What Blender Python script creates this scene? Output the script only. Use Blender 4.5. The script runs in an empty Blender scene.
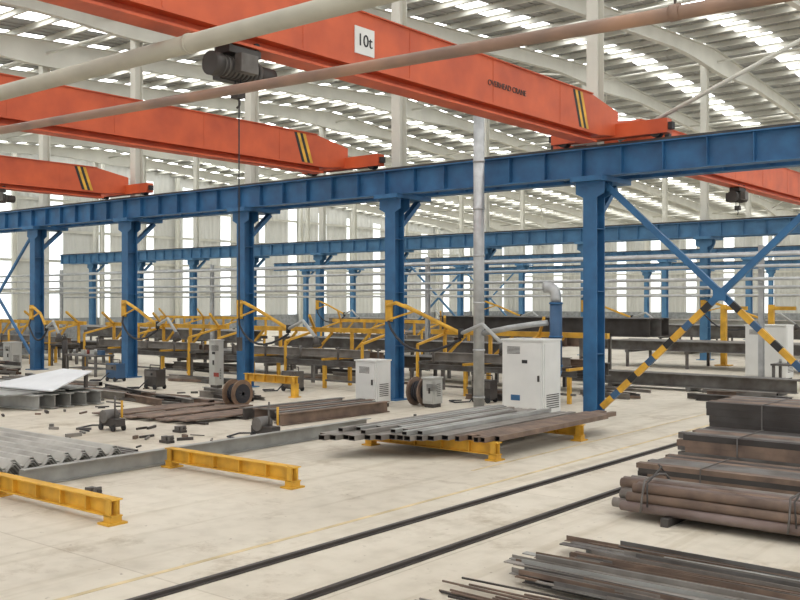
import bpy, math, random
from mathutils import Vector
random.seed(7)
scene=bpy.context.scene
scene.view_settings.view_transform='Standard'
scene.view_settings.look='None'

# ---------------------------------------------------------------- materials
def M(name,col,rough=.6,metal=0.0,var=.15,scale=2.0,bump=0.0,emit=None,col2=None,detail=6,stretch=(1,1,1)):
    m=bpy.data.materials.new(name); m.use_nodes=True
    nt=m.node_tree; b=nt.nodes['Principled BSDF']
    b.inputs['Roughness'].default_value=rough; b.inputs['Metallic'].default_value=metal
    c=(col[0],col[1],col[2],1)
    if var>0 or col2:
        tc=nt.nodes.new('ShaderNodeTexCoord'); mp=nt.nodes.new('ShaderNodeMapping')
        mp.inputs['Scale'].default_value=stretch
        nz=nt.nodes.new('ShaderNodeTexNoise')
        nz.inputs['Scale'].default_value=scale; nz.inputs['Detail'].default_value=detail
        rp=nt.nodes.new('ShaderNodeValToRGB')
        rp.color_ramp.elements[0].position=.3; rp.color_ramp.elements[1].position=.7
        d=col2 if col2 else tuple(x*(1-var) for x in col)
        u=tuple(min(1,x*(1+var*.6)) for x in col)
        rp.color_ramp.elements[0].color=(d[0],d[1],d[2],1); rp.color_ramp.elements[1].color=(u[0],u[1],u[2],1)
        nt.links.new(tc.outputs['Object'],mp.inputs['Vector']); nt.links.new(mp.outputs[0],nz.inputs['Vector'])
        nt.links.new(nz.outputs['Fac'],rp.inputs[0]); nt.links.new(rp.outputs[0],b.inputs['Base Color'])
        if bump>0:
            bp=nt.nodes.new('ShaderNodeBump'); bp.inputs['Strength'].default_value=bump
            nt.links.new(nz.outputs['Fac'],bp.inputs['Height']); nt.links.new(bp.outputs[0],b.inputs['Normal'])
    else: b.inputs['Base Color'].default_value=c
    if emit:
        b.inputs['Emission Color'].default_value=(emit[0],emit[1],emit[2],1); b.inputs['Emission Strength'].default_value=emit[3]
    return m
BLUE=M('blue_paint',(.030,.135,.29),.5,0,.3,1.8,col2=(.024,.09,.20))
BLUE_HAZE=M('hazed_blue_paint',(.065,.18,.32),.6,0,.3,1.8,col2=(.055,.145,.26))  # same blue paint, paler for far rows: air haze put into the colour
BLUE2=M('blue_paint_dark',(.04,.10,.20),.5,0,.25,1.5)
ORANGE=M('orange_paint',(.58,.105,.034),.5,0,.2,1.4,col2=(.46,.075,.028))
YELLOW=M('yellow_paint',(.70,.39,.035),.55,0,.3,3,col2=(.50,.27,.03))
BLACK=M('black_paint',(.02,.02,.022),.6,0,.2,4)
CREAM=M('cream_paint',(.64,.63,.56),.6,0,.08,1)
CREAMP=M('cream_pipe_paint',(.46,.435,.35),.45,0,.15,1.5)
BROWNP=M('rusty_conductor',(.34,.20,.13),.5,.1,.4,1.5,col2=(.20,.14,.11))
GALV=M('galvanised',(.50,.51,.51),.4,.5,.2,4)
STEEL=M('raw_steel',(.17,.165,.155),.55,.3,.35,2.5,col2=(.095,.08,.07))
STEELL=M('light_steel',(.36,.36,.34),.5,.3,.3,2,col2=(.26,.255,.235))
DARK=M('dark_steel',(.065,.06,.056),.6,.2,.4,2,col2=(.04,.032,.028))
RUST=M('rusty_steel',(.21,.145,.105),.7,.1,.4,3,col2=(.115,.082,.065))
PIPEB=M('pipe_steel',(.23,.18,.165),.45,.3,.35,2,col2=(.15,.105,.085))
BARS=M('grey_bar_steel',(.27,.25,.225),.55,.3,.3,2.5,col2=(.17,.15,.13))
SHEETM=M('corrugated_metal',(.46,.45,.41),.5,.2,.2,1.5,col2=(.32,.305,.275))
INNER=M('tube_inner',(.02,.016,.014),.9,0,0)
WHITE=M('white_enamel',(.72,.72,.69),.4,0,.06,2)
GREYC=M('grey_enamel',(.45,.45,.42),.45,0,.08,2)
RED=M('red_paint',(.30,.05,.035),.55,0,.25,3)
SHEET=M('roof_sheet_grey',(.40,.40,.385),.7,0,.1,.4)
CLAD=M('wall_cladding',(.55,.55,.51),.7,0,.06,.3)
SKYL=M('skylight_fibreglass',(.8,.8,.8),.5,0,0,emit=(.97,.985,1,4.4))
TRANS=M('translucent_wall_sheet',(.8,.8,.8),.5,0,0,emit=(.90,.96,.98,1.0))
BLOCK=M('concrete_block',(.27,.28,.28),.9,0,.3,3)
RAILM=M('floor_rail_steel',(.065,.055,.048),.5,.3,.3,3)
WOOD=M('drum_wood',(.22,.14,.09),.8,0,.3,5)
RUBBER=M('rubber_hose',(.03,.03,.035),.7,0,0)
HOSE=M('grey_hose',(.42,.43,.42),.6,0,.1,4)
PLATE=M('bright_plate',(.72,.74,.75),.45,0,.08,1.5)
FLOORLINE=M('floor_line_paint',(.64,.52,.30),.7,0,.35,2)

def floor_material():
    m=bpy.data.materials.new('concrete_floor'); m.use_nodes=True; nt=m.node_tree; b=nt.nodes['Principled BSDF']
    L=nt.links.new
    tc=nt.nodes.new('ShaderNodeTexCoord')
    def noise(scale,det,rough,stretch=None):
        n=nt.nodes.new('ShaderNodeTexNoise'); n.inputs['Scale'].default_value=scale; n.inputs['Detail'].default_value=det; n.inputs['Roughness'].default_value=rough
        if stretch:
            mp=nt.nodes.new('ShaderNodeMapping'); mp.inputs['Scale'].default_value=stretch; L(tc.outputs['Object'],mp.inputs[0]); L(mp.outputs[0],n.inputs['Vector'])
        else: L(tc.outputs['Object'],n.inputs['Vector'])
        return n
    def ramp(n,p0,c0,p1,c1):
        r=nt.nodes.new('ShaderNodeValToRGB'); r.color_ramp.elements[0].position=p0; r.color_ramp.elements[1].position=p1
        r.color_ramp.elements[0].color=(*c0,1); r.color_ramp.elements[1].color=(*c1,1); L(n.outputs['Fac'],r.inputs[0]); return r.outputs[0]
    def mul(a,c):
        x=nt.nodes.new('ShaderNodeMixRGB'); x.blend_type='MULTIPLY'; x.inputs[0].default_value=1; L(a,x.inputs[1]); L(c,x.inputs[2]); return x.outputs[0]
    base=ramp(noise(.22,8,.65),.3,(.54,.485,.39),.62,(.68,.625,.52))
    c=mul(base,ramp(noise(3,8,.5),.25,(.86,.85,.83),.55,(1,1,1)))
    c=mul(c,ramp(noise(.8,9,.75),.33,(.72,.68,.62),.45,(1,1,1)))
    c=mul(c,ramp(noise(1.0,6,.6,(3.0,.12,1)),.34,(.86,.84,.80),.46,(1,1,1)))
    c=mul(c,ramp(noise(9,3,.5),.24,(.55,.52,.48),.31,(1,1,1)))
    bk=nt.nodes.new('ShaderNodeTexBrick'); bk.offset=0; bk.inputs['Scale'].default_value=1
    bk.inputs['Brick Width'].default_value=6.2; bk.inputs['Row Height'].default_value=6; bk.inputs['Mortar Size'].default_value=.012
    bk.inputs['Color1'].default_value=(1,1,1,1); bk.inputs['Color2'].default_value=(.97,.97,.97,1); bk.inputs['Mortar'].default_value=(.8,.78,.74,1)
    L(tc.outputs['Object'],bk.inputs['Vector'])
    c=mul(c,bk.outputs['Color'])
    L(c,b.inputs['Base Color']); b.inputs['Roughness'].default_value=.6
    return m
FLOOR=floor_material()

# ---------------------------------------------------------------- mesh builder
class MB:
    def __init__(s): s.v=[];s.f=[];s.m=[];s.sm=[];s.mats=[]
    def mi(s,mat):
        if mat not in s.mats: s.mats.append(mat)
        return s.mats.index(mat)
    def face(s,idx,mat,sm=False): s.f.append(idx);s.m.append(s.mi(mat));s.sm.append(sm)
    def box(s,x0,x1,y0,y1,z0,z1,mat):
        b=len(s.v)
        s.v+=[(x,y,z) for z in (z0,z1) for y in (y0,y1) for x in (x0,x1)]
        for q in ((0,2,3,1),(4,5,7,6),(0,1,5,4),(2,6,7,3),(0,4,6,2),(1,3,7,5)): s.face([b+i for i in q],mat)
    def prism(s,prof,p0,p1,mat,up=(0,0,1),sm=False,caps=True,scale1=1):
        p0=Vector(p0);p1=Vector(p1);d=(p1-p0).normalized();u=Vector(up)
        if abs(d.dot(u))>.98: u=Vector((0,1,0)) if abs(d.y)<.9 else Vector((1,0,0))
        sd=d.cross(u).normalized();u=sd.cross(d)
        b=len(s.v);n=len(prof)
        for p,k in ((p0,1),(p1,scale1)):
            for a,c in prof: s.v.append(tuple(p+sd*a*k+u*c*k))
        for i in range(n):
            j=(i+1)%n; s.face([b+i,b+j,b+n+j,b+n+i],mat,sm)
        if caps:
            s.face([b+i for i in range(n)][::-1],mat); s.face([b+n+i for i in range(n)],mat)
    def beam(s,p0,p1,w,h,mat,up=(0,0,1)): s.prism([(-w/2,-h/2),(w/2,-h/2),(w/2,h/2),(-w/2,h/2)],p0,p1,mat,up)
    def cyl(s,p0,p1,r,mat,n=12,caps=True,k=1): s.prism([(r*math.cos(2*math.pi*i/n),r*math.sin(2*math.pi*i/n)) for i in range(n)],p0,p1,mat,sm=True,caps=caps,scale1=k)
    def I(s,p0,p1,h,w,mat,tf=.02,tw=.014,up=(0,0,1)):
        a=w/2;b=h/2;t=tw/2
        s.prism([(-a,-b),(a,-b),(a,-b+tf),(t,-b+tf),(t,b-tf),(a,b-tf),(a,b),(-a,b),(-a,b-tf),(-t,b-tf),(-t,-b+tf),(-a,-b+tf)],p0,p1,mat,up)
    def C(s,p0,p1,h,w,mat,t=.012,up=(0,0,1)):
        a=w/2;b=h/2
        s.prism([(-a,-b),(a,-b),(a,-b+t),(-a+t,-b+t),(-a+t,b-t),(a,b-t),(a,b),(-a,b)],p0,p1,mat,up)
    def L(s,p0,p1,w,mat,t=.008,up=(0,0,1)):
        s.prism([(0,0),(w,0),(w,t),(t,t),(t,w),(0,w)],p0,p1,mat,up)
    def hollow(s,p0,p1,outer,inner,mat,mi=None,sm=False):
        p0=Vector(p0);p1=Vector(p1);d=(p1-p0).normalized();u=Vector((0,0,1))
        if abs(d.dot(u))>.98: u=Vector((0,1,0))
        sd=d.cross(u).normalized();u=sd.cross(d);n=len(outer);b=len(s.v)
        for p in (p0,p1):
            for pr in (outer,inner):
                for a,c in pr: s.v.append(tuple(p+sd*a+u*c))
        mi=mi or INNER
        for i in range(n):
            j=(i+1)%n
            s.face([b+i,b+j,b+2*n+j,b+2*n+i],mat,sm)
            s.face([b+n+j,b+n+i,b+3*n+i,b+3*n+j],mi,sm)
            s.face([b+j,b+i,b+n+i,b+n+j],mat)
            s.face([b+2*n+i,b+2*n+j,b+3*n+j,b+3*n+i],mat)
    def rtube(s,p0,p1,w,h,mat,t=.008):
        o=[(-w/2,-h/2),(w/2,-h/2),(w/2,h/2),(-w/2,h/2)];k=[(-w/2+t,-h/2+t),(w/2-t,-h/2+t),(w/2-t,h/2-t),(-w/2+t,h/2-t)]
        s.hollow(p0,p1,o,k,mat)
    def pipe(s,p0,p1,r,mat,t=.008,n=14):
        f=lambda q:[(q*math.cos(2*math.pi*i/n),q*math.sin(2*math.pi*i/n)) for i in range(n)]
        s.hollow(p0,p1,f(r),f(r-t),mat,sm=True)
    def path(s,pts,r,mat,n=10):
        pts=[Vector(p) for p in pts]; b=len(s.v); prev=None
        for i,p in enumerate(pts):
            d=(pts[min(i+1,len(pts)-1)]-pts[max(i-1,0)]).normalized()
            if prev is None:
                u=Vector((0,0,1)) if abs(d.z)<.95 else Vector((0,1,0))
            else: u=prev
            sd=d.cross(u).normalized();u=sd.cross(d).normalized();prev=u
            for k in range(n):
                a=2*math.pi*k/n; s.v.append(tuple(p+sd*r*math.cos(a)+u*r*math.sin(a)))
        for i in range(len(pts)-1):
            for k in range(n):
                j=(k+1)%n; s.face([b+i*n+k,b+i*n+j,b+(i+1)*n+j,b+(i+1)*n+k],mat,True)
        s.face([b+k for k in range(n)][::-1],mat); e=b+(len(pts)-1)*n; s.face([e+k for k in range(n)],mat)
    def make(s,name,bevel=0,parent=None,keep=False):
        xs=[v[0] for v in s.v];ys=[v[1] for v in s.v];zs=[v[2] for v in s.v]
        o=Vector(((min(xs)+max(xs))/2,(min(ys)+max(ys))/2,min(zs)))
        if keep: o=Vector((0,0,0))
        me=bpy.data.meshes.new(name); me.from_pydata([tuple(Vector(v)-o) for v in s.v],[],s.f)
        for m in s.mats: me.materials.append(m)
        me.polygons.foreach_set('material_index',s.m); me.polygons.foreach_set('use_smooth',s.sm); me.update()
        ob=bpy.data.objects.new(name,me); ob.location=o; scene.collection.objects.link(ob)
        if bevel:
            bv=ob.modifiers.new('bevel','BEVEL'); bv.width=bevel; bv.segments=2; bv.limit_method='ANGLE'
        if parent:
            ob.parent=parent; ob.location=o-parent.location
        return ob
def arc(a,b,c,n=8):
    a,b,c=Vector(a),Vector(b),Vector(c)
    return [tuple(a*(1-t)**2+b*2*t*(1-t)+c*t*t) for t in [i/n for i in range(n+1)]]

# ---------------------------------------------------------------- room shell
XW=-72; XE=16; YN=-10; YF=112
def R(y): return 15-.06*abs(y-45)
b=MB(); b.box(XW-1,XE,YN,YF+1,-.3,0,FLOOR); b.make('floor',keep=True)

b=MB(); sk=MB()
per=3.1; x=XW-1.2
secs=[YN,20,45,78,YF]
q=0
while x<XE:
    x1=x+(2.25 if q%2 else 2.0); x2=x+per; q+=1
    for a,c in zip(secs[:-1],secs[1:]):
        for (m,u0,u1,mt) in ((b,x,x1,SHEET),(sk,x1,x2,SKYL)):
            n=len(m.v)
            m.v+=[(u0,a,R(a)),(u1,a,R(a)),(u1,c,R(c)),(u0,c,R(c))]
            m.face([n,n+1,n+2,n+3],mt)
    for k in range(4):
        xs=x+.2+k*.5
        b.beam((xs,YN,R(YN)-.02),(xs,45,R(45)-.02),.05,.04,SHEET); b.beam((xs,45,R(45)-.02),(xs,YF,R(YF)-.02),.05,.04,SHEET)
    x=x2
b.make('ceiling',keep=True)
sk.make('window_skylights',keep=True)

b=MB()
y=YN+.5
while y<YF:
    z=R(y)-.14
    b.C((XW,y,z),(XE,y,z),.24,.09,CREAM,.02)
    y+=1.55
b.make('roof_purlins',keep=True)

rowsY=[-3,21.4,45.4,69.4,93.4]
colX=[-10.9+6.2*k for k in range(4)][::-1]+[-10.9-6.2*k for k in range(1,10)]
def dep(y):
    t=min(abs(y-r) for r in rowsY)
    return .6+.5*max(0,1-t/5.0)**1.3
for X in colX:
    b=MB(); ys=[YN+ (YF-YN)*k/100 for k in range(101)]
    for a,c in zip(ys[:-1],ys[1:]):
        za,zc=R(a)-.26,R(c)-.26; la,lc=za-dep(a),zc-dep(c)
        b.beam((X,a,za),(X,c,zc),.26,.025,CREAM); b.beam((X,a,la),(X,c,lc),.26,.03,CREAM)
        n=len(b.v); b.v+=[(X-.01,a,la),(X-.01,c,lc),(X-.01,c,zc),(X-.01,a,za),(X+.01,a,la),(X+.01,c,lc),(X+.01,c,zc),(X+.01,a,za)]
        b.face([n,n+1,n+2,n+3],CREAM); b.face([n+7,n+6,n+5,n+4],CREAM)
    b.make('roof_rafter',keep=True)
b=MB()
for k in range(1,len(colX)-1,4):
    for r in range(len(rowsY)-1):
        y0,y1=rowsY[r]+1,rowsY[r+1]-1; ym=(y0+y1)/2
        for (xa,ya,xb,yb) in ((colX[k],y0,colX[k+1],ym),(colX[k+1],y0,colX[k],ym),(colX[k],ym,colX[k+1],y1),(colX[k+1],ym,colX[k],y1)):
            b.cyl((xa,ya,R(ya)-.7),(xb,yb,R(yb)-.7),.04,CREAM,8)
for r in rowsY:
    for dy in (0,12):
        b.cyl((colX[0],r+dy,R(r+dy)-.75),(colX[-1],r+dy,R(r+dy)-.75),.06,CREAM,8)
b.make('roof_bracing_tubes',keep=True)

def clad(b,t,p,u0,u1,z0,topf,axis):
    n=int((u1-u0)/.16); q=[]
    for k in range(n+1):
        q.append((u0+(u1-u0)*k/n, .06 if (k//2)%2 else 0))
    for (a,oa),(c,oc) in zip(q[:-1],q[1:]):
        i=len(b.v)
        P=(lambda u,o,z:(p+o,u,z)) if axis=='x' else (lambda u,o,z:(u,p-o,z))
        b.v+=[P(a,oa,z0),P(c,oc,z0),P(c,oc,topf(c)),P(a,oa,topf(a))]; b.face([i,i+1,i+2,i+3],t)
b=MB(); w=MB()
u=YN
while u<YF:
    e=min(u+3.3,YF); clad(b,CLAD,XW,u,e,1.3,R,'x')
    s2=min(e+1.25,YF)
    if s2>e:
        i=len(w.v); w.v+=[(XW,e,1.3),(XW,s2,1.3),(XW,s2,R(s2)-1.0),(XW,e,R(e)-1.0)]; w.face([i,i+1,i+2,i+3],TRANS)
        i=len(b.v); b.v+=[(XW,e,R(e)-1.0),(XW,s2,R(s2)-1.0),(XW,s2,R(s2)),(XW,e,R(e))]; b.face([i,i+1,i+2,i+3],CLAD)
    u=s2 if s2>e else YF
b.box(XW-.2,XW+.12,YN,YF,0,1.3,BLOCK)
b.make('wall_left',keep=True); w.make('window_left_strips',keep=True)
b=MB(); w=MB(); u=XW; top=lambda q:R(YF)
while u<XE:
    e=min(u+3.3,XE); clad(b,CLAD,YF,u,e,1.3,top,'y'); s2=min(e+1.25,XE)
    if s2>e:
        i=len(w.v); w.v+=[(e,YF,1.3),(s2,YF,1.3),(s2,YF,R(YF)),(e,YF,R(YF))]; w.face([i,i+1,i+2,i+3],TRANS)
    u=s2 if s2>e else XE
b.box(XW,XE,YF-.12,YF+.2,0,1.3,BLOCK)
b.make('wall_back',keep=True); w.make('window_back_strips',keep=True)
b=MB()
for z in (3.5,6,8.5,11):
    b.C((XW+.2,YN,z),(XW+.2,YF,z),.2,.08,CREAM,.02); 
    if z<10: b.C((XW,YF-.2,z),(XE,YF-.2,z),.2,.08,CREAM,.02)
yy=YN+2
while yy<YF:
    b.I((XW+.5,yy,0),(XW+.5,yy,R(yy)-.3),.35,.25,CREAM); yy+=8
b.make('wall_girts_and_posts',keep=True)

# ---------------------------------------------------------------- crane runway rows
def blue_column(X,Y,white=True,top=5.75,P=BLUE):
    b=MB()
    b.box(X-.32,X+.32,Y-.32,Y+.32,0,.03,P)
    b.I((X,Y,.03),(X,Y,top-.12),.42,.36,P,.025,.018,up=(0,1,0))
    b.box(X-.42,X+.42,Y-.42,Y+1.15,top-.12,top,P)
    for sx in (-1,1):
        for oy in (-.2,.2):
            n=len(b.v); a,c=X+sx*.18,X+sx*.38
            b.v+=[(a,Y+oy-.01,top-.5),(a,Y+oy-.01,top-.12),(c,Y+oy-.01,top-.12),(c,Y+oy-.01,top-.4),
                  (a,Y+oy+.01,top-.5),(a,Y+oy+.01,top-.12),(c,Y+oy+.01,top-.12),(c,Y+oy+.01,top-.4)]
            b.face([n,n+1,n+2,n+3],P); b.face([n+7,n+6,n+5,n+4],P)
            b.face([n,n+3,n+7,n+4],P); b.face([n+3,n+2,n+6,n+7],P)
    b.beam((X,Y+.2,top-.9),(X,Y+1.05,top-.15),.2,.12,P)
    for z in (1.5,3,4.5): b.box(X-.17,X+.17,Y-.19,Y+.19,z,z+.015,P)
    b.make('blue_runway_column')
    if white:
        b=MB(); Yc=Y+.45; Xc=X-.2
        b.I((Xc,Yc,top+.03),(Xc,Yc,R(Yc)-.95),.34,.30,CREAM,.02,.014,up=(0,1,0))
        b.box(Xc-.2,Xc+.2,Yc-.2,Yc+.2,top,top+.03,CREAM)
        b.make('cream_building_column')
def runway(Y,x0,x1,bot=5.75,h=.7,P=BLUE):
    b=MB(); zt=bot+h
    b.I((x0,Y,bot+h/2),(x1,Y,bot+h/2),h,.34,P,.03,.02)
    x=x0+.3
    while x<x1:
        b.box(x-.008,x+.008,Y-.15,Y+.15,bot+.03,zt-.03,P); x+=1.03
    b.beam((x0,Y,zt+.04),(x1,Y,zt+.04),.07,.08,DARK)
    b.make('blue_crane_runway_beam')
ROWS=[(-3,[x for x in colX]),(20.95,colX),(43.9,colX),(67.9,colX),(91.9,colX[3:10])]
for Y,xs in ROWS:
    P=BLUE if Y<30 else BLUE_HAZE  # far rows take the blue with haze painted in
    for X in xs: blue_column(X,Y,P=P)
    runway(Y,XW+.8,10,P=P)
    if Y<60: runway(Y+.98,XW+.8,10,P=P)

def xbrace(X0,X1,Y,zb,zt):
    b=MB()
    for (xa,xb,dy) in ((X0+.25,X1-.25,-.06),(X1-.25,X0+.25,.06)):
        N=26
        for k in range(N):
            t0,t1=k/N,(k+1)/N
            if k%2==0: t1+=.008
            else: t0+=.008
            z1=zb+(zt-zb)*(k+1)/N
            m=(YELLOW if k%2==0 else (BLUE2 if k%4==1 else BLACK)) if z1<2.9 else BLUE
            Q=lambda t:(xa+(xb-xa)*t,Y+dy,zb+(zt-zb)*t)
            b.beam(Q(t0),Q(t1),.10,.14,m)
    c=((X0+X1)/2,Y,(zb+zt)/2); b.box(c[0]-.14,c[0]+.14,Y-.13,Y-.115,c[2]-.14,c[2]+.14,BLUE)
    b.make('hazard_striped_cross_brace')
xbrace(-10.9,-4.7,20.95,.25,5.6)
def xbr2(X0,X1,Y,P=BLUE_HAZE):
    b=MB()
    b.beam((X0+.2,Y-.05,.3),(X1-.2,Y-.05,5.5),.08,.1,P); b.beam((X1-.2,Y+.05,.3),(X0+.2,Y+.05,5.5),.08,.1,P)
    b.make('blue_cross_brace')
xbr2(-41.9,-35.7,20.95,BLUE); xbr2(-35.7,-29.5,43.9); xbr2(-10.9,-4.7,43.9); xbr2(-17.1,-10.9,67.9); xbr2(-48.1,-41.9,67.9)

b=MB(); b.cyl((-10.6,21.65,6.7),(-4.9,21.65,9.0),.05,CREAM,10); b.cyl((-4.9,21.65,9.0),(.9,21.65,11.2),.05,CREAM,10)
b.make('cream_diagonal_brace')

# ---------------------------------------------------------------- cranes
def text(s,loc,size,mat,parent,name):
    c=bpy.data.curves.new(name,'FONT'); c.body=s; c.size=size; c.align_x='CENTER'; c.align_y='CENTER'; c.extrude=.004
    o=bpy.data.objects.new(name,c); c.materials.append(mat); scene.collection.objects.link(o)
    o.rotation_euler=(math.pi/2,0,math.pi/2); o.parent=parent; o.location=Vector(loc)-parent.location
def crane(X,Y0,Y1,hoistY,sign=None,pend=True):
    b=MB(); zb=6.62; zt=7.46; w=.23
    pr=[(Y0,zb+.06),(Y0+1.0,zb-.04),(Y1-1.0,zb-.04),(Y1,zb+.06),(Y1,zt-.22),(Y1-1.3,zt),(Y0+1.3,zt),(Y0,zt-.22)]
    n=len(b.v); N=len(pr)
    b.v+=[(X+w,y,z) for y,z in pr]+[(X-w,y,z) for y,z in pr]
    b.face([n+i for i in range(N)],ORANGE); b.face([n+N+i for i in range(N)][::-1],ORANGE)
    for i in range(N):
        j=(i+1)%N; b.face([n+i,n+N+i,n+N+j,n+j],ORANGE)
    b.box(X-w-.04,X+w+.04,Y0+1.3,Y1-1.3,zt,zt+.02,ORANGE)
    b.box(X-.2,X+.2,Y0+1,Y1-1,zb-.2,zb-.16,ORANGE); b.box(X-.03,X+.03,Y0+1,Y1-1,zb-.16,zb-.03,ORANGE)
    for Y in (Y0,Y1):
        b.box(X-1.5,X+1.5,Y-.14,Y+.14,6.62,6.95,ORANGE)
        for sx in (-1.2,1.2):
            b.cyl((X+sx,Y-.1,6.68),(X+sx,Y+.1,6.68),.14,BLACK,14)
        for sx in (-1.6,1.5): b.box(X+sx,X+sx+.1,Y-.08,Y+.08,6.7,6.86,BLACK)
        b.box(X-.9,X-.5,Y-.3,Y-.14,6.7,7.0,GREYC)
    for yc in (Y1-1.9,Y0+2.2):
        for k in range(4):
            y=yc+k*.11-.3; n=len(b.v); xx=X+w+.003
            m=BLACK if k%2==0 else YELLOW
            s=.3
            b.v+=[(xx,y,zt-.03),(xx,y+.11,zt-.03),(xx,y+.11+s,zb+.02),(xx,y+s,zb+.02)]; b.face([n+3,n+2,n+1,n],m)
    y=Y0+3
    while y<Y1-2:
        b.box(X+w,X+w+.006,y-.01,y+.01,zb,zt,ORANGE); y+=2.6
    ob=b.make('orange_overhead_crane')
    if sign:
        s=MB(); s.box(X+w,X+w+.015,sign-.24,sign+.24,6.78,7.22,WHITE); s.make('capacity_sign',parent=ob)
        text('10t',(X+w+.02,sign,7.0),.28,BLACK,ob,'capacity_text')
        text('OVERHEAD CRANE',(X+w+.01,sign+4.3,6.98),.16,DARK,ob,'girder_text')
    h=MB(); y=hoistY; z=6.12
    h.box(X-.16,X+.16,y-.3,y+.3,6.3,6.4,DARK)
    for a in (-.25,.25):
        for sx in (-.12,.12): h.cyl((X+sx-.02,y+a,6.46),(X+sx+.02,y+a,6.46),.06,BLACK)
    h.cyl((X,y-.36,z),(X,y+.36,z),.15,STEEL,18); h.cyl((X,y+.36,z),(X,y+.66,z),.12,DARK,16); h.cyl((X,y-.52,z),(X,y-.36,z),.17,DARK,16)
    for k in range(9): h.cyl((X,y-.32+k*.075,z),(X,y-.29+k*.075,z),.165,DARK,16)
    h.box(X+.16,X+.3,y-.2,y+.12,z-.1,z+.16,STEEL); h.box(X-.32,X-.16,y-.2,y+.3,z-.14,z+.14,DARK)
    h.cyl((X-.06,y,z-.1),(X-.06,y,z-.3),.01,BLACK,6); h.cyl((X+.06,y,z-.1),(X+.06,y,z-.3),.01,BLACK,6)
    h.box(X-.08,X+.08,y-.07,y+.07,z-.42,z-.28,DARK)
    h.path(arc((X,y,z-.42),(X,y+.07,z-.5),(X,y-.02,z-.56)),.016,DARK,8)
    if pend:
        h.cyl((X-.25,y+.25,z),(X-.25,y+.25,2.25),.006,BLACK,6); h.box(X-.28,X-.22,y+.22,y+.28,2.05,2.25,DARK)
        h.cyl((X-.18,y+.17,z),(X-.18,y+.17,2.5),.005,BLACK,6)
    h.make('hoist',parent=ob)
    return ob
crane(-10.5,-3,20.95,9.3,sign=11.8,pend=True)
crane(-19.1,-3,20.95,3.0,pend=False)
crane(-29.8,-3,20.95,16.0,pend=False)
crane(-11.0,21.93,43.9,31,pend=False)

b=MB()
b.cyl((-60,8,6.13),(10,8,6.13),.12,CREAMP,20)
for x in range(-58,10,6): b.cyl((x,8,6.13),(x+.06,8,6.13),.135,CREAMP,20)
for x in (-56,-44.3,-31.9,-1.5,4.5): b.cyl((x,8,6.23),(x,8,R(8)-.2),.015,STEEL,6)
b.make('cream_overhead_duct')
b=MB()
b.cyl((-45,7,5.85),(-12.9,7,5.19),.055,BROWNP,14); b.cyl((-12.9,7,5.19),(8,7,4.75),.055,BROWNP,14)
for x in (-40,-30,-21,-3,2):
    z=5.19-.0206*(x+12.9); b.cyl((x,7,z),(x+.08,7,z),.065,BROWNP,14); b.cyl((x+.04,7,z+.05),(x+.04,7,R(7)-.2),.012,STEEL,6)
b.make('rusty_overhead_pipe')

# ---------------------------------------------------------------- ducts, cabinets
b=MB()
b.cyl((-13.8,20.3,.0),(-13.8,20.3,7.7),.14,GALV,18)
for z in (.3,1.5,2.7,3.9,5.1,6.3,7.5): b.cyl((-13.8,20.3,z),(-13.8,20.3,z+.05),.155,GALV,18)
b.path([(-13.7,20.3,1.95),(-12.9,20.25,2.1),(-12.2,20.2,2.2),(-11.8,20.3,2.25)],.07,GALV,12)
b.make('galvanised_vent_duct')
b=MB()
b.cyl((-11.6,20.35,0),(-11.6,20.35,.9),.1,BLUE,16); b.cyl((-11.6,20.35,.9),(-11.6,20.35,1.1),.1,BLUE,16,k=1.5)
b.cyl((-11.6,20.35,1.1),(-11.6,20.35,2.75),.15,BLUE2,18)
b.path([(-11.6,20.35,2.75)]+arc((-11.6,20.35,2.85),(-11.6,20.35,3.15),(-11.9,20.3,3.1)),.13,GALV,16)
for z in (1.2,1.9,2.7): b.cyl((-11.6,20.35,z),(-11.6,20.35,z+.04),.17,BLUE,18)
b.box(-11.8,-11.4,20.15,20.55,0,.06,BLUE)
b.make('blue_dust_extraction_pipe')

def cabinet(x0,x1,y0,y1,h,mat,name,label=None):
    b=MB()
    b.box(x0+.03,x1-.03,y0+.03,y1-.03,0,.1,DARK); b.box(x0,x1,y0,y1,.1,h,mat)
    b.box(x0+.03,x1-.03,y0-.025,y0,.16,h-.05,mat)
    b.box(x1,x1+.02,y0+.05,y1-.05,.16,h-.05,mat)
    b.box(x0-.02,x1+.02,y0-.04,y1+.02,h,h+.04,mat)
    b.box(x1-.12,x1-.08,y0-.06,y0-.025,h*.5,h*.5+.14,DARK)
    for k in range(7): b.box(x1+.02,x1+.03,y0+.12,y1-.12,.3+k*.05,.32+k*.05,DARK)
    for k in range(6): b.box(x0+.15,x0+.5,y0-.035,y0-.025,h-.3+k*.03,h-.288+k*.03,DARK)
    if label:
        b.box(x0+.25,x0+.5,y0-.03,y0-.025,h*.25,h*.25+.13,label)
        b.box((x0+x1)/2,(x0+x1)/2+.15,y0-.03,y0-.025,h*.72,h*.72+.08,BLACK)
    return b.make(name,bevel=.01)
cabinet(-12.35,-11.25,19.15,19.95,1.85,WHITE,'white_electrical_cabinet',BLUE)
cabinet(-16.75,-16.05,18.9,19.5,1.2,WHITE,'grey_control_cabinet')
cabinet(-15.3,-14.95,19.9,20.3,.75,GREYC,'small_junction_cabinet')
cabinet(-11.8,-10.4,34.0,34.8,1.9,WHITE,'white_electrical_cabinet')
cabinet(-23.95,-23.6,20.0,20.3,1.5,GREYC,'notice_cabinet',RED)
cabinet(-36.2,-35.7,19.8,20.3,1.1,GREYC,'distribution_box',RED)

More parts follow.
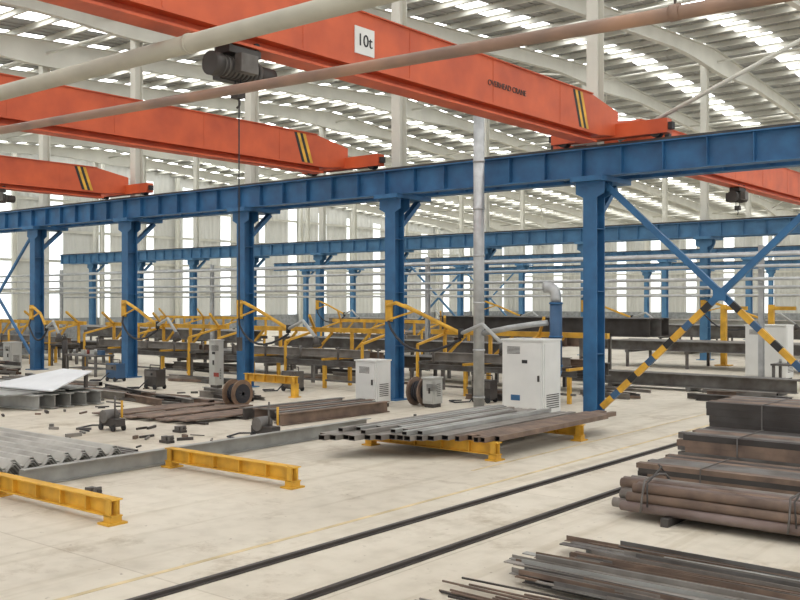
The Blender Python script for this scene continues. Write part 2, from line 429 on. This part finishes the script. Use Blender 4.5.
for X in (-7.5,-6.35):
    b=MB(); b.box(X-.07,X+.07,YN,44,0,.012,RAILM); b.box(X-.03,X+.03,YN,44,.012,.04,RAILM); b.make('floor_transfer_rail')
b=MB(); b.box(-8.15,-8.08,YN,44,0,.004,FLOORLINE); b.make('floor_marking_line')
b=MB(); b.box(-9.0,-8.95,13,30,0,.004,FLOORLINE); b.make('floor_marking_line')

# ---------------------------------------------------------------- yellow trestles
def trestle(x0,x1,y,h=.32,mat=YELLOW):
    b=MB(); P=(lambda u,v,z:(u,v,z))
    b.I(P(x0,y,h-.11),P(x1,y,h-.11),.22,.16,mat,.016,.012)
    for u in (x0+.1,x1-.1,):
        p=P(u,y,0); b.box(p[0]-.12,p[0]+.12,p[1]-.14,p[1]+.14,0,.025,mat)
        b.box(p[0]-.08,p[0]+.08,p[1]-.08,p[1]+.08,.025,h-.21,mat)
        for s in (-1,1):
            q=P(u,y+s*.06,.02); b.beam((q[0],q[1],.02),(q[0],q[1],h),.02,.1,mat,up=(1,0,0))
    for k in range(1,5):
        p=P(x0+(x1-x0)*k/5,y,0); b.box(p[0]-.01,p[0]+.01,p[1]-.07,p[1]+.07,h-.2,h-.02,mat)
    return b.make('yellow_steel_trestle')
trestle(-13.2,-10.15,10.15); trestle(-13.2,-10.25,7.1)
trestle(-12.2,-9.15,14.1); trestle(-12.2,-9.15,17.15)
trestle(-21.8,-19.6,19.6,.6)

b=MB()
def corr(x0,x1,y0,y1,z,h=.11,pitch=.30,t=.012):
    prof=[]; y=y0
    while y<y1-.01:
        prof+=[(y,0),(y+pitch*.2,0),(y+pitch*.5,h),(y+pitch*.7,h)]; y+=pitch
    prof.append((y1,0))
    n=len(b.v); N=len(prof)
    for xx in (x0,x1):
        for off in (0,t):
            for yy,hh in prof: b.v.append((xx,yy,z+hh+off))
    for i in range(N-1):
        b.face([n+N+i,n+N+i+1,n+3*N+i+1,n+3*N+i],SHEETM); b.face([n+i,n+2*N+i,n+2*N+i+1,n+i+1],SHEETM)
        b.face([n+i,n+i+1,n+N+i+1,n+N+i],SHEETM); b.face([n+2*N+i,n+3*N+i,n+3*N+i+1,n+2*N+i+1],SHEETM)
for l in range(6):
    corr(-18.6+random.uniform(-.3,.3),-13.62+random.uniform(-.15,.05),5.0+l*.02,9.5+l*.02,.1+l*.03)
for x in (-17.8,-15.9,-14.1): b.box(x-.06,x+.06,4.8,9.7,.0,.1,STEEL)
b.make('corrugated_metal_sheets')
b=MB(); b.C((-13.38,7.6,.14),(-13.45,15.6,.14),.26,.14,STEELL,.012); b.make('grey_steel_channel')
b=MB()
for k in range(5):
    b.rtube((-18.3+random.uniform(-.2,.2),10.05+k*.13,.05),(-14.4+random.uniform(-.3,.3),10.0+k*.14,.05),.09,.07,STEEL)
b.make('loose_square_tubes')

b=MB()
for k in range(13):
    x=-11.9+k*.155; y0=12.4+k*.1+random.uniform(-.2,.2)
    b.rtube((x,y0,.37),(x+random.uniform(-.02,.02),18.2+random.uniform(-.4,.2),.37),.145,.09,BARS)
for k in range(9):
    x=-11.75+k*.17; y0=13.0+k*.08+random.uniform(-.4,.4)
    b.rtube((x,y0,.455),(x+random.uniform(-.12,.12),17.8+random.uniform(-.7,.3),.455),.12,.07,STEELL if k%3 else BARS)
b.make('rectangular_tube_bundle')
b=MB()
for k in range(6):
    x=-9.8+k*.11
    b.rtube((x,14.0+random.uniform(-.3,.2),.37),(x,18.6+random.uniform(-.4,.4),.37),.1,.09,RUST)
b.make('rusty_tube_bundle')

b=MB()
for k in range(6):
    a=random.uniform(-.15,.15); x=-20.2+k*.55; y=13.6+random.uniform(-.3,.3)
    b.beam((x,y,.06+.03*(k%2)),(x+a,y+3.3,.06+.03*(k%2)),.48,.03,RUST)
for k in range(3): b.box(-20.3,-16.9,14+k*1.2,14.1+k*1.2,0,.045,DARK)
b.make('rusty_floor_plates')
b=MB()
for k in range(6):
    x=-17+k*.3; b.I((x,15.2+random.uniform(-.3,.3),.14),(x+.15,18.6+random.uniform(-.6,.2),.14),.26,.18,RUST if k%2 else STEEL,.02,.014)
b.make('h_beams_on_floor')
b=MB()
for k in range(5):
    b.I((-29+k*.3,12.2+k*.4,.2),(-22.4,13.2+k*.45,.2),.36,.25,STEELL,.025,.018)
for k in range(3): b.beam((-27.5,12.4+k*.9,.4+.02*k),(-22.8,12.9+k*.9,.4+.02*k),.85,.03,STEELL)
b.make('welded_beam_stack')
b=MB()
V=[(-25.2,13.3,.46),(-22.3,13.5,.46),(-22.5,14.8,.88),(-23.9,14.8,.88)]
for dz in (0,.03):
    for p in V: b.v.append((p[0],p[1],p[2]+dz))
for q in ((3,2,1,0),(4,5,6,7),(0,1,5,4),(1,2,6,5),(2,3,7,6),(3,0,4,7)): b.face(list(q),PLATE)
for x in (-23.8,-22.7): b.box(x-.04,x+.04,14.7,14.78,.46,.87,STEEL)
b.make('bright_folded_plate')

# ---------------------------------------------------------------- steel stock at right
def bundleX(name,x0,x1,y0,ny,nz,w,h,mat,jit=.15,z0=0.1,mats=None):
    b=MB()
    for j in range(nz):
        for i in range(ny):
            y=y0+i*w*1.03; z=z0+j*h*1.02+h/2; m=random.choice(mats) if mats else mat
            b.rtube((x0+random.uniform(-jit,jit),y,z),(x1+random.uniform(-jit,jit),y,z),w,h,m,.01)
    for xx in (x0+.6,(x0+x1)/2,x1-.6): b.box(xx-.05,xx+.05,y0-w,y0+ny*w*1.03,0,z0-.002,DARK)
    Y0=y0-w/2-.01; Y1=y0+(ny-.5)*w*1.03+.01; zt=z0+nz*h*1.02+.006
    for xx in (x0+.9,x0+3):
        b.box(xx-.01,xx+.01,Y0-.006,Y0,z0,zt,STEEL); b.box(xx-.01,xx+.01,Y0,Y1,zt,zt+.006,STEEL)
    return b.make(name)
bundleX('dark_tube_bundle_tall',-6.05,1.6,15.7,8,9,.17,.11,DARK,.06,mats=[DARK,STEEL,RUST,DARK])
bundleX('dark_tube_bundle',-5.95,1.4,14.3,7,7,.16,.09,DARK,.1,mats=[DARK,STEEL,RUST,RUST])
bundleX('rusty_tube_bundle_low',-6.0,1.3,13.0,7,5,.15,.07,RUST,.12,mats=[RUST,DARK,STEEL,RUST])
b=MB()
r=.062
for j,n in enumerate((8,7,5)):
    for i in range(n):
        y=11.35+r+i*2*r*1.02+j*r; z=.1+r+j*r*1.76
        b.pipe((-5.6+random.uniform(-.18,.18),y,z),(1.5+random.uniform(-.2,.2),y+random.uniform(-.01,.01),z),r,random.choice([PIPEB,PIPEB,BARS,RUST]))
for xx in (-4.9,-2.9,-.4):
    b.box(xx-.05,xx+.05,11.25,12.5,0,.1,DARK)
for xx in (-5.25,-3.45):
    b.path([(xx,11.33,.12),(xx+.02,11.33,.3),(xx-.02,11.5,.5),(xx+.05,11.8,.55),(xx,12.1,.5),(xx+.02,12.33,.3)],.014,STEEL,6)
    b.path([(xx+.1,11.32,.2),(xx+.05,11.42,.48),(xx+.12,11.7,.66),(xx-.03,11.95,.64),(xx,12.25,.4)],.012,DARK,6)
b.make('steel_pipe_bundle')
b=MB()
for k in range(70):
    y=8.0+(k%35)*.05+random.uniform(-.05,.05); z=.03+random.choice([0,.03,.05,.07])+(.03 if k>34 else 0); dy=random.uniform(-.25,.25); x0=-5.1+random.uniform(-.3,1.1)
    m=random.choice([BARS,RUST,STEELL,STEEL,BARS,RUST])
    if k%3: b.L((x0,y,z),(1.8+random.uniform(-.8,.3),y+dy,z),.055,m,.006)
    else: b.beam((x0,y,z+.01),(1.8,y+dy,z+.01),.09,.012,m)
for xx in (-4.0,-2.4,-.2): b.box(xx-.04,xx+.04,7.9,9.9,0,.03,DARK)
b.make('loose_angle_bars')
b=MB()
for k in range(44):
    y=6.6+k*.027; x0=-5.35+random.uniform(-.3,.8); dy=random.uniform(-.3,.3); z=.014+random.uniform(0,.05)
    m=random.choice([RUST,DARK,RUST,BARS])
    b.path([(x0,y,z),(x0+1.5,y+dy*.3+random.uniform(-.03,.03),z+.004),(x0+3,y+dy*.6,z),(x0+5,y+dy,z)],.011,m,6)
b.make('loose_rebar_rods')

# ---------------------------------------------------------------- pipe racks
b=MB()
for z,r_ in ((3.2,.045),(3.45,.055),(3.85,.05),(4.2,.055)):
    b.cyl((-66,30,z),(-8,30,z),r_,GALV,10)
for x in range(-62,-7,13):
    b.I((x,30.25,0),(x,30.25,4.5),.15,.15,GALV,.012,.01,up=(0,1,0))
    for z in (3.12,3.36,3.77,4.1): b.box(x-.05,x+.05,29.9,30.2,z-.02,z,GALV)
b.make('process_pipe_rack')
b=MB()
for z in (3.0,3.35,4.9): b.cyl((-70,43.3,z),(6,43.3,z),.06,GALV,8)
for x in colX: 
    for z in (3.0,3.35,4.9): b.box(x-.05,x+.05,43.3,43.68,z-.08,z-.05,GALV)
b.make('process_pipe_run')

# ---------------------------------------------------------------- fume arms on columns
def fume(X,Y,L=3.0,z=2.5):
    b=MB(); Y-=.22
    b.box(X-.12,X+.12,Y-.05,Y,z-.3,z+.3,YELLOW)
    b.path([(X,Y-.08,z+.15),(X+.35,Y-.15,z+.22),(X+1.3,Y-.4,z-.02),(X+L,Y-.8,z-.55)],.055,YELLOW,8)
    b.beam((X,Y-.06,z-.25),(X+1.1,Y-.36,z-.02),.04,.05,YELLOW)
    b.path([(X+L,Y-.8,z-.55),(X+L+.8,Y-1.0,z-.3),(X+L+1.5,Y-1.2,z-.75)],.05,HOSE,10)
    b.path([(X,Y-.06,z-.3)]+arc((X+.3,Y-.3,z-.5),(X+1.2,Y-.5,z-1.5),(X+L,Y-.8,z-.7)),.035,RUBBER,8)
    b.cyl((X+L+1.5,Y-1.2,z-.75),(X+L+1.6,Y-1.25,z-.98),.07,DARK,12,k=2)
    b.cyl((X+L,Y-.8,z-.67),(X+L,Y-.8,z-.43),.07,BLACK,10)
    b.make('yellow_fume_extraction_arm')
for X in (-29.5,-23.3,-17.1): fume(X,20.95,3.0)
fume(-35.7,20.95,2.4,2.3)
for X in (-23.3,-29.5,-35.7,-17.1,-41.9): fume(X,43.9,3)

def clamp_table(x0,x1,y,h=.8):
    b=MB()
    b.C((x0,y,h),(x1,y,h),.16,.1,STEEL); b.C((x0,y+1.2,h),(x1,y+1.2,h),.16,.1,STEEL)
    n=int((x1-x0)/1.6)
    for k in range(n+1):
        x=x0+.2+(x1-x0-.4)*k/n
        for yy in (y,y+1.2): b.box(x-.05,x+.05,yy-.05,yy+.05,0,h-.08,YELLOW if k%2 else STEEL)
        b.box(x-.05,x+.05,y-.1,y+1.3,h+.08,h+.15,YELLOW if k%2 else STEEL)
        b.beam((x,y+1.3,h+.12),(x,y+1.3,1.75),.09,.09,YELLOW)
        if k<n: b.beam((x,y+1.3,1.0),(x+.8,y+1.3,1.72),.07,.07,YELLOW)
        if k%2==0:
            b.beam((x,y+1.3,1.8),(x+.8,y+.2,2.3),.07,.08,YELLOW)
            b.beam((x,y-.1,0),(x,y-.1,1.45),.07,.07,YELLOW); b.beam((x,y-.1,1.45),(x,y+1.3,1.75),.07,.07,YELLOW)
        b.cyl((x+.3,y+.3,h+.1),(x+.3,y+.3,h+.5),.035,STEEL,8); b.cyl((x+.2,y+.3,h+.45),(x+.4,y+.3,h+.45),.02,DARK,8)
    b.beam((x0-.3,y+1.3,1.8),(x1+.3,y+1.3,1.8),.14,.15,YELLOW)
    b.beam((x0,y,.25),(x1,y,.25),.05,.06,STEEL)
    b.I((x0+.3,y+.5,h+.28),(x1-.5,y+.6,h+.28),.26,.2,BARS); b.I((x0+.8,y+.95,h+.25),(x1-.2,y+.92,h+.25),.2,.16,RUST)
    b.make('clamping_weld_table')
clamp_table(-34.5,-27.5,22.3); clamp_table(-26.3,-19.2,22.3); clamp_table(-18.0,-12.5,23.0); clamp_table(-44,-37,22.5)
clamp_table(-32,-24,33.5); clamp_table(-47,-38,34.5)

def beamstack(name,x0,x1,y0,n,z0,h,w,mats,rack=True,jit=.5,gap=1.15):
    b=MB()
    for k in range(n):
        y=y0+k*w*gap; b.I((x0+random.uniform(-jit,jit),y,z0+h/2),(x1+random.uniform(-jit,jit),y,z0+h/2),h,w,random.choice(mats),.025,.018)
    if rack and z0>.05:
        x=x0+1
        while x<x1:
            b.box(x-.08,x+.08,y0-w*.7,y0+n*w*gap,z0-.1,z0,STEEL)
            for yy in (y0-w*.5,y0+(n-.5)*w*gap): b.box(x-.05,x+.05,yy-.05,yy+.05,0,max(.001,z0-.1),STEEL)
            x+=2.6
    return b.make(name)
beamstack('h_beam_stock',-33,-22.5,25.3,4,.4,.4,.3,[STEEL,BARS,DARK])
beamstack('h_beam_stock',-21.5,-13.8,26.2,4,.45,.4,.3,[DARK,STEEL,RUST])
beamstack('h_beam_stock',-46,-35,25.2,3,.5,.4,.3,[DARK,STEEL])
beamstack('h_beam_stock',-29,-18,28.0,3,.9,.4,.35,[DARK,STEEL])
beamstack('h_beam_stock',-23,-14.5,31.5,5,1.5,.65,.4,[DARK,STEEL])
beamstack('h_beam_stock',-50,-35,31.2,4,.8,.5,.4,[BARS,STEEL])
beamstack('h_beam_stock',-15.2,-8.8,28.6,2,.11,.4,.3,[STEELL,STEEL])
beamstack('h_beam_stock',-19,-7,37.8,5,.7,.4,.4,[BARS,STEEL])
beamstack('h_beam_stock',-32,-21,37.8,5,.7,.5,.4,[BARS,RUST])
beamstack('h_beam_stock',-22,-6,48,5,.9,.6,.45,[STEEL,BARS])  # far stock from here: paler steels, distance haze put into the colour
beamstack('h_beam_stock',-45,-28,48,5,.9,.7,.45,[BARS,STEEL])
beamstack('h_beam_stock',-25,-5,57,5,.9,.7,.45,[STEELL,RUST])
beamstack('h_beam_stock',-62,-52,36,5,.5,.6,.45,[BARS,STEEL])

b=MB()
for r_ in range(7):
    y=15.5+(r_%2)*.2
    while y<29.5:
        b.box(-46.1,-45.9,y,y+.385,r_*.2,r_*.2+.19,BLOCK); y+=.4
b.make('block_partition_wall')

# ---------------------------------------------------------------- small shop equipment
def welder(x,y,c):
    b=MB()
    b.box(x-.3,x+.3,y-.18,y+.18,.12,.62,c); b.box(x-.3,x+.3,y-.19,y-.18,.4,.58,STEEL)
    b.path([(x-.25,y,.62),(x-.25,y,.75),(x+.25,y,.75),(x+.25,y,.62)],.015,DARK,6)
    for sx in (-.22,.22):
        for sy in (-.2,.17): b.cyl((x+sx,y+sy,.08),(x+sx,y+sy+.04,.08),.08,BLACK,12)
    b.box(x-.26,x+.26,y-.16,y+.16,.08,.12,DARK)
    b.cyl((x+.1,y-.2,.48),(x+.1,y-.22,.48),.04,BLACK,10)
    b.path([(x-.1,y-.2,.3),(x-.15,y-.5,.05),(x-.5,y-.7,.025),(x-.9,y-.4,.025),(x-.7,y-.1,.025)],.02,RUBBER,6)
    b.make('welding_machine')
def drum(x,y,r=.38,w=.5,c=WOOD):
    b=MB()
    b.cyl((x-w/2,y,r),(x-w/2+.05,y,r),r,c,22); b.cyl((x+w/2-.05,y,r),(x+w/2,y,r),r,c,22)
    b.cyl((x-w/2+.05,y,r),(x+w/2-.05,y,r),r*.65,DARK,20)
    for k in range(5): b.cyl((x-w/2+.07+k*.075,y,r),(x-w/2+.12+k*.075,y,r),r*.7,RUBBER,20)
    b.cyl((x-w/2-.02,y,r),(x+w/2+.02,y,r),.05,STEEL,10)
    b.make('cable_drum')
def gas(x,y,c):
    b=MB(); b.cyl((x,y,0),(x,y,1.2),.11,c,16); b.cyl((x,y,1.2),(x,y,1.36),.11,c,16,k=.35); b.cyl((x,y,1.36),(x,y,1.45),.03,STEEL,8); b.cyl((x-.05,y,1.42),(x+.05,y,1.42),.035,STEEL,8)
    b.make('gas_cylinder')
def bench(x,y,l=2.0,c=STEEL):
    b=MB(); b.box(x-l/2,x+l/2,y-.4,y+.4,.72,.78,c)
    for sx in (-l/2+.08,l/2-.08):
        for sy in (-.34,.34): b.box(x+sx-.04,x+sx+.04,y+sy-.04,y+sy+.04,0,.72,c)
    b.box(x-l/2+.1,x+l/2-.1,y-.3,y+.3,.25,.28,c)
    for k in range(6):
        q=x-l/2+.2+k*(l-.4)/5; s=random.uniform(.06,.16); yy=y+random.uniform(-.2,.1)
        if k%2: b.box(q-s,q+s,yy,yy+s,.78,.78+s*1.2,random.choice([DARK,RUST,BLUE2,GREYC]))
        else: b.cyl((q,yy,.78),(q,yy,.78+s*1.6),s*.5,random.choice([DARK,RED,STEELL]),10)
    b.make('steel_workbench')
def cutter(x,y):
    b=MB()
    b.box(x-.3,x+.3,y-.12,y+.12,.1,.26,DARK); b.cyl((x-.1,y-.16,.3),(x-.1,y+.16,.3),.14,STEEL,14)
    for sx in (-.22,.22):
        for sy in (-.13,.13): b.cyl((x+sx,y+sy-.02,.07),(x+sx,y+sy+.02,.07),.07,BLACK,12)
    b.cyl((x+.1,y,.26),(x+.1,y,.75),.02,STEEL,8); b.cyl((x-.2,y,.6),(x+.35,y,.6),.018,STEEL,8); b.cyl((x+.35,y,.3),(x+.35,y,.66),.025,YELLOW,8)
    b.path([(x,y+.1,.3),(x-.3,y+.4,.3),(x-.6,y+.3,.03),(x-.9,y+.1,.025),(x-.7,y-.4,.025),(x-.1,y-.5,.025)],.018,RUBBER,6)
    b.make('torch_cutting_carriage')
def vise(x,y):
    b=MB(); b.box(x-.14,x+.14,y-.08,y+.08,0,.05,DARK); b.box(x-.1,x+.04,y-.06,y+.06,.05,.13,STEEL); b.cyl((x-.08,y,.1),(x+.2,y,.1),.025,DARK,10); b.box(x+.1,x+.14,y-.06,y+.06,.05,.15,STEEL)
    b.make('magnetic_drill_base')
def scrap(x,y,l,w,n,hmax,name='steel_offcut_pile'):
    b=MB(); z=0
    for k in range(n):
        a=random.uniform(-.3,.3); L=l*random.uniform(.5,1); cx=x+random.uniform(-.2,.2)*l; cy=y+random.uniform(-.5,.5)*w
        s=random.uniform(.08,.2); z=random.uniform(0,max(0,hmax-s))if k>n//2 else 0
        p0=(cx-L/2*math.cos(a),cy-L/2*math.sin(a),z+s/2+.002); p1=(cx+L/2*math.cos(a),cy+L/2*math.sin(a),z+s/2+.002)
        m=random.choice([DARK,STEEL,RUST,BARS])
        t=k%3
        if t==0: b.I(p0,p1,s,s*.8,m,.015,.012)
        elif t==1: b.rtube(p0,p1,s,s*.8,m)
        else: b.C(p0,p1,s,s*.6,m)
    b.make(name)
cutter(-14.3,13.4); cutter(-17.8,12.2); vise(-12.0,7.9); vise(-15.4,11.8); vise(-16.4,12.9)
drum(-19.1,16.9,.36,.4); drum(-15.6,20.2,.38,.4,RUST)
cols=[DARK,BLUE2,STEEL,DARK,STEEL,RED]
pos=[(-25.0,18.7),(-28.4,19.6),(-21.1,20.9),(-14.7,21.9)]
for k,(x,y) in enumerate(pos): welder(x,y,cols[k%6])
for (x,y,c) in ((-13.1,22.0,BLUE2),(-34.9,21.7,DARK)): gas(x,y,c)
for (x,y) in ((-31.5,20.6),(-9,31.5),(-5,38),(-38.6,20.4)): bench(x,y)
for (x,y,l,w_,n,hm) in ((-30,17.4,4,1.2,14,.4),(-24.2,16.4,3,1,12,.35),(-20.8,18.2,2.4,.7,10,.3),(-35.5,18.7,3,1,12,.5),(-26,21.2,3,.5,8,.3),(-32,15.5,4,1.5,14,.4),(-14.8,22.6,1.4,.3,6,.3),(-22,24.7,4,.4,9,.4),(-30,24.6,4,.4,9,.4),(-36,15.2,3,1.5,12,.5),(-8.9,26.4,3,.8,8,.3),(-12,31,4,.8,9,.4),(-21.5,16.2,3,1.2,9,.2),(-27.5,16.9,3,1,9,.3),(-12.6,25.4,2,.8,10,.5)):
    scrap(x,y,l,w_,n,hm)
# small offcuts and dropped bits on the floor (one object)
b=MB()
for k in range(120):
    x=random.uniform(-26,-13.9); y=random.uniform(10.8,18.5)
    if -20.6<x<-15 and 13<y<19: continue
    if x<-22 and 11.8<y<15.5: continue
    s=random.uniform(.02,.07); a=random.uniform(0,3.14); l=random.uniform(.06,.4)
    b.beam((x,y,s/2),(x+l*math.cos(a),y+l*math.sin(a),s/2),s,s,random.choice([DARK,RUST,STEEL,BARS]))
b.make('floor_offcut_debris')
for (x,y) in ((-15,40.6),(-13.3,41.5),(-9.2,46.2)):
    b=MB(); b.beam((x,y,.04),(x,y,2.6),.22,.22,YELLOW); b.beam((x,y,2.45),(x+1.0,y,2.45),.14,.16,YELLOW); b.box(x-.3,x+.3,y-.3,y+.3,0,.04,YELLOW); b.make('yellow_jib_post')

# ---------------------------------------------------------------- world & camera
w=bpy.data.worlds.new('overcast_sky'); scene.world=w; w.use_nodes=True
bg=w.node_tree.nodes['Background']; bg.inputs[0].default_value=(.98,.98,.98,1); bg.inputs[1].default_value=1.1

cam=bpy.data.cameras.new('camera'); co=bpy.data.objects.new('camera',cam); scene.collection.objects.link(co)
cam.sensor_width=36; cam.lens=961/800*36; cam.clip_end=400
co.location=(0,0,2.8); co.rotation_euler=(math.pi/2,0,math.radians(38.9))
scene.camera=co
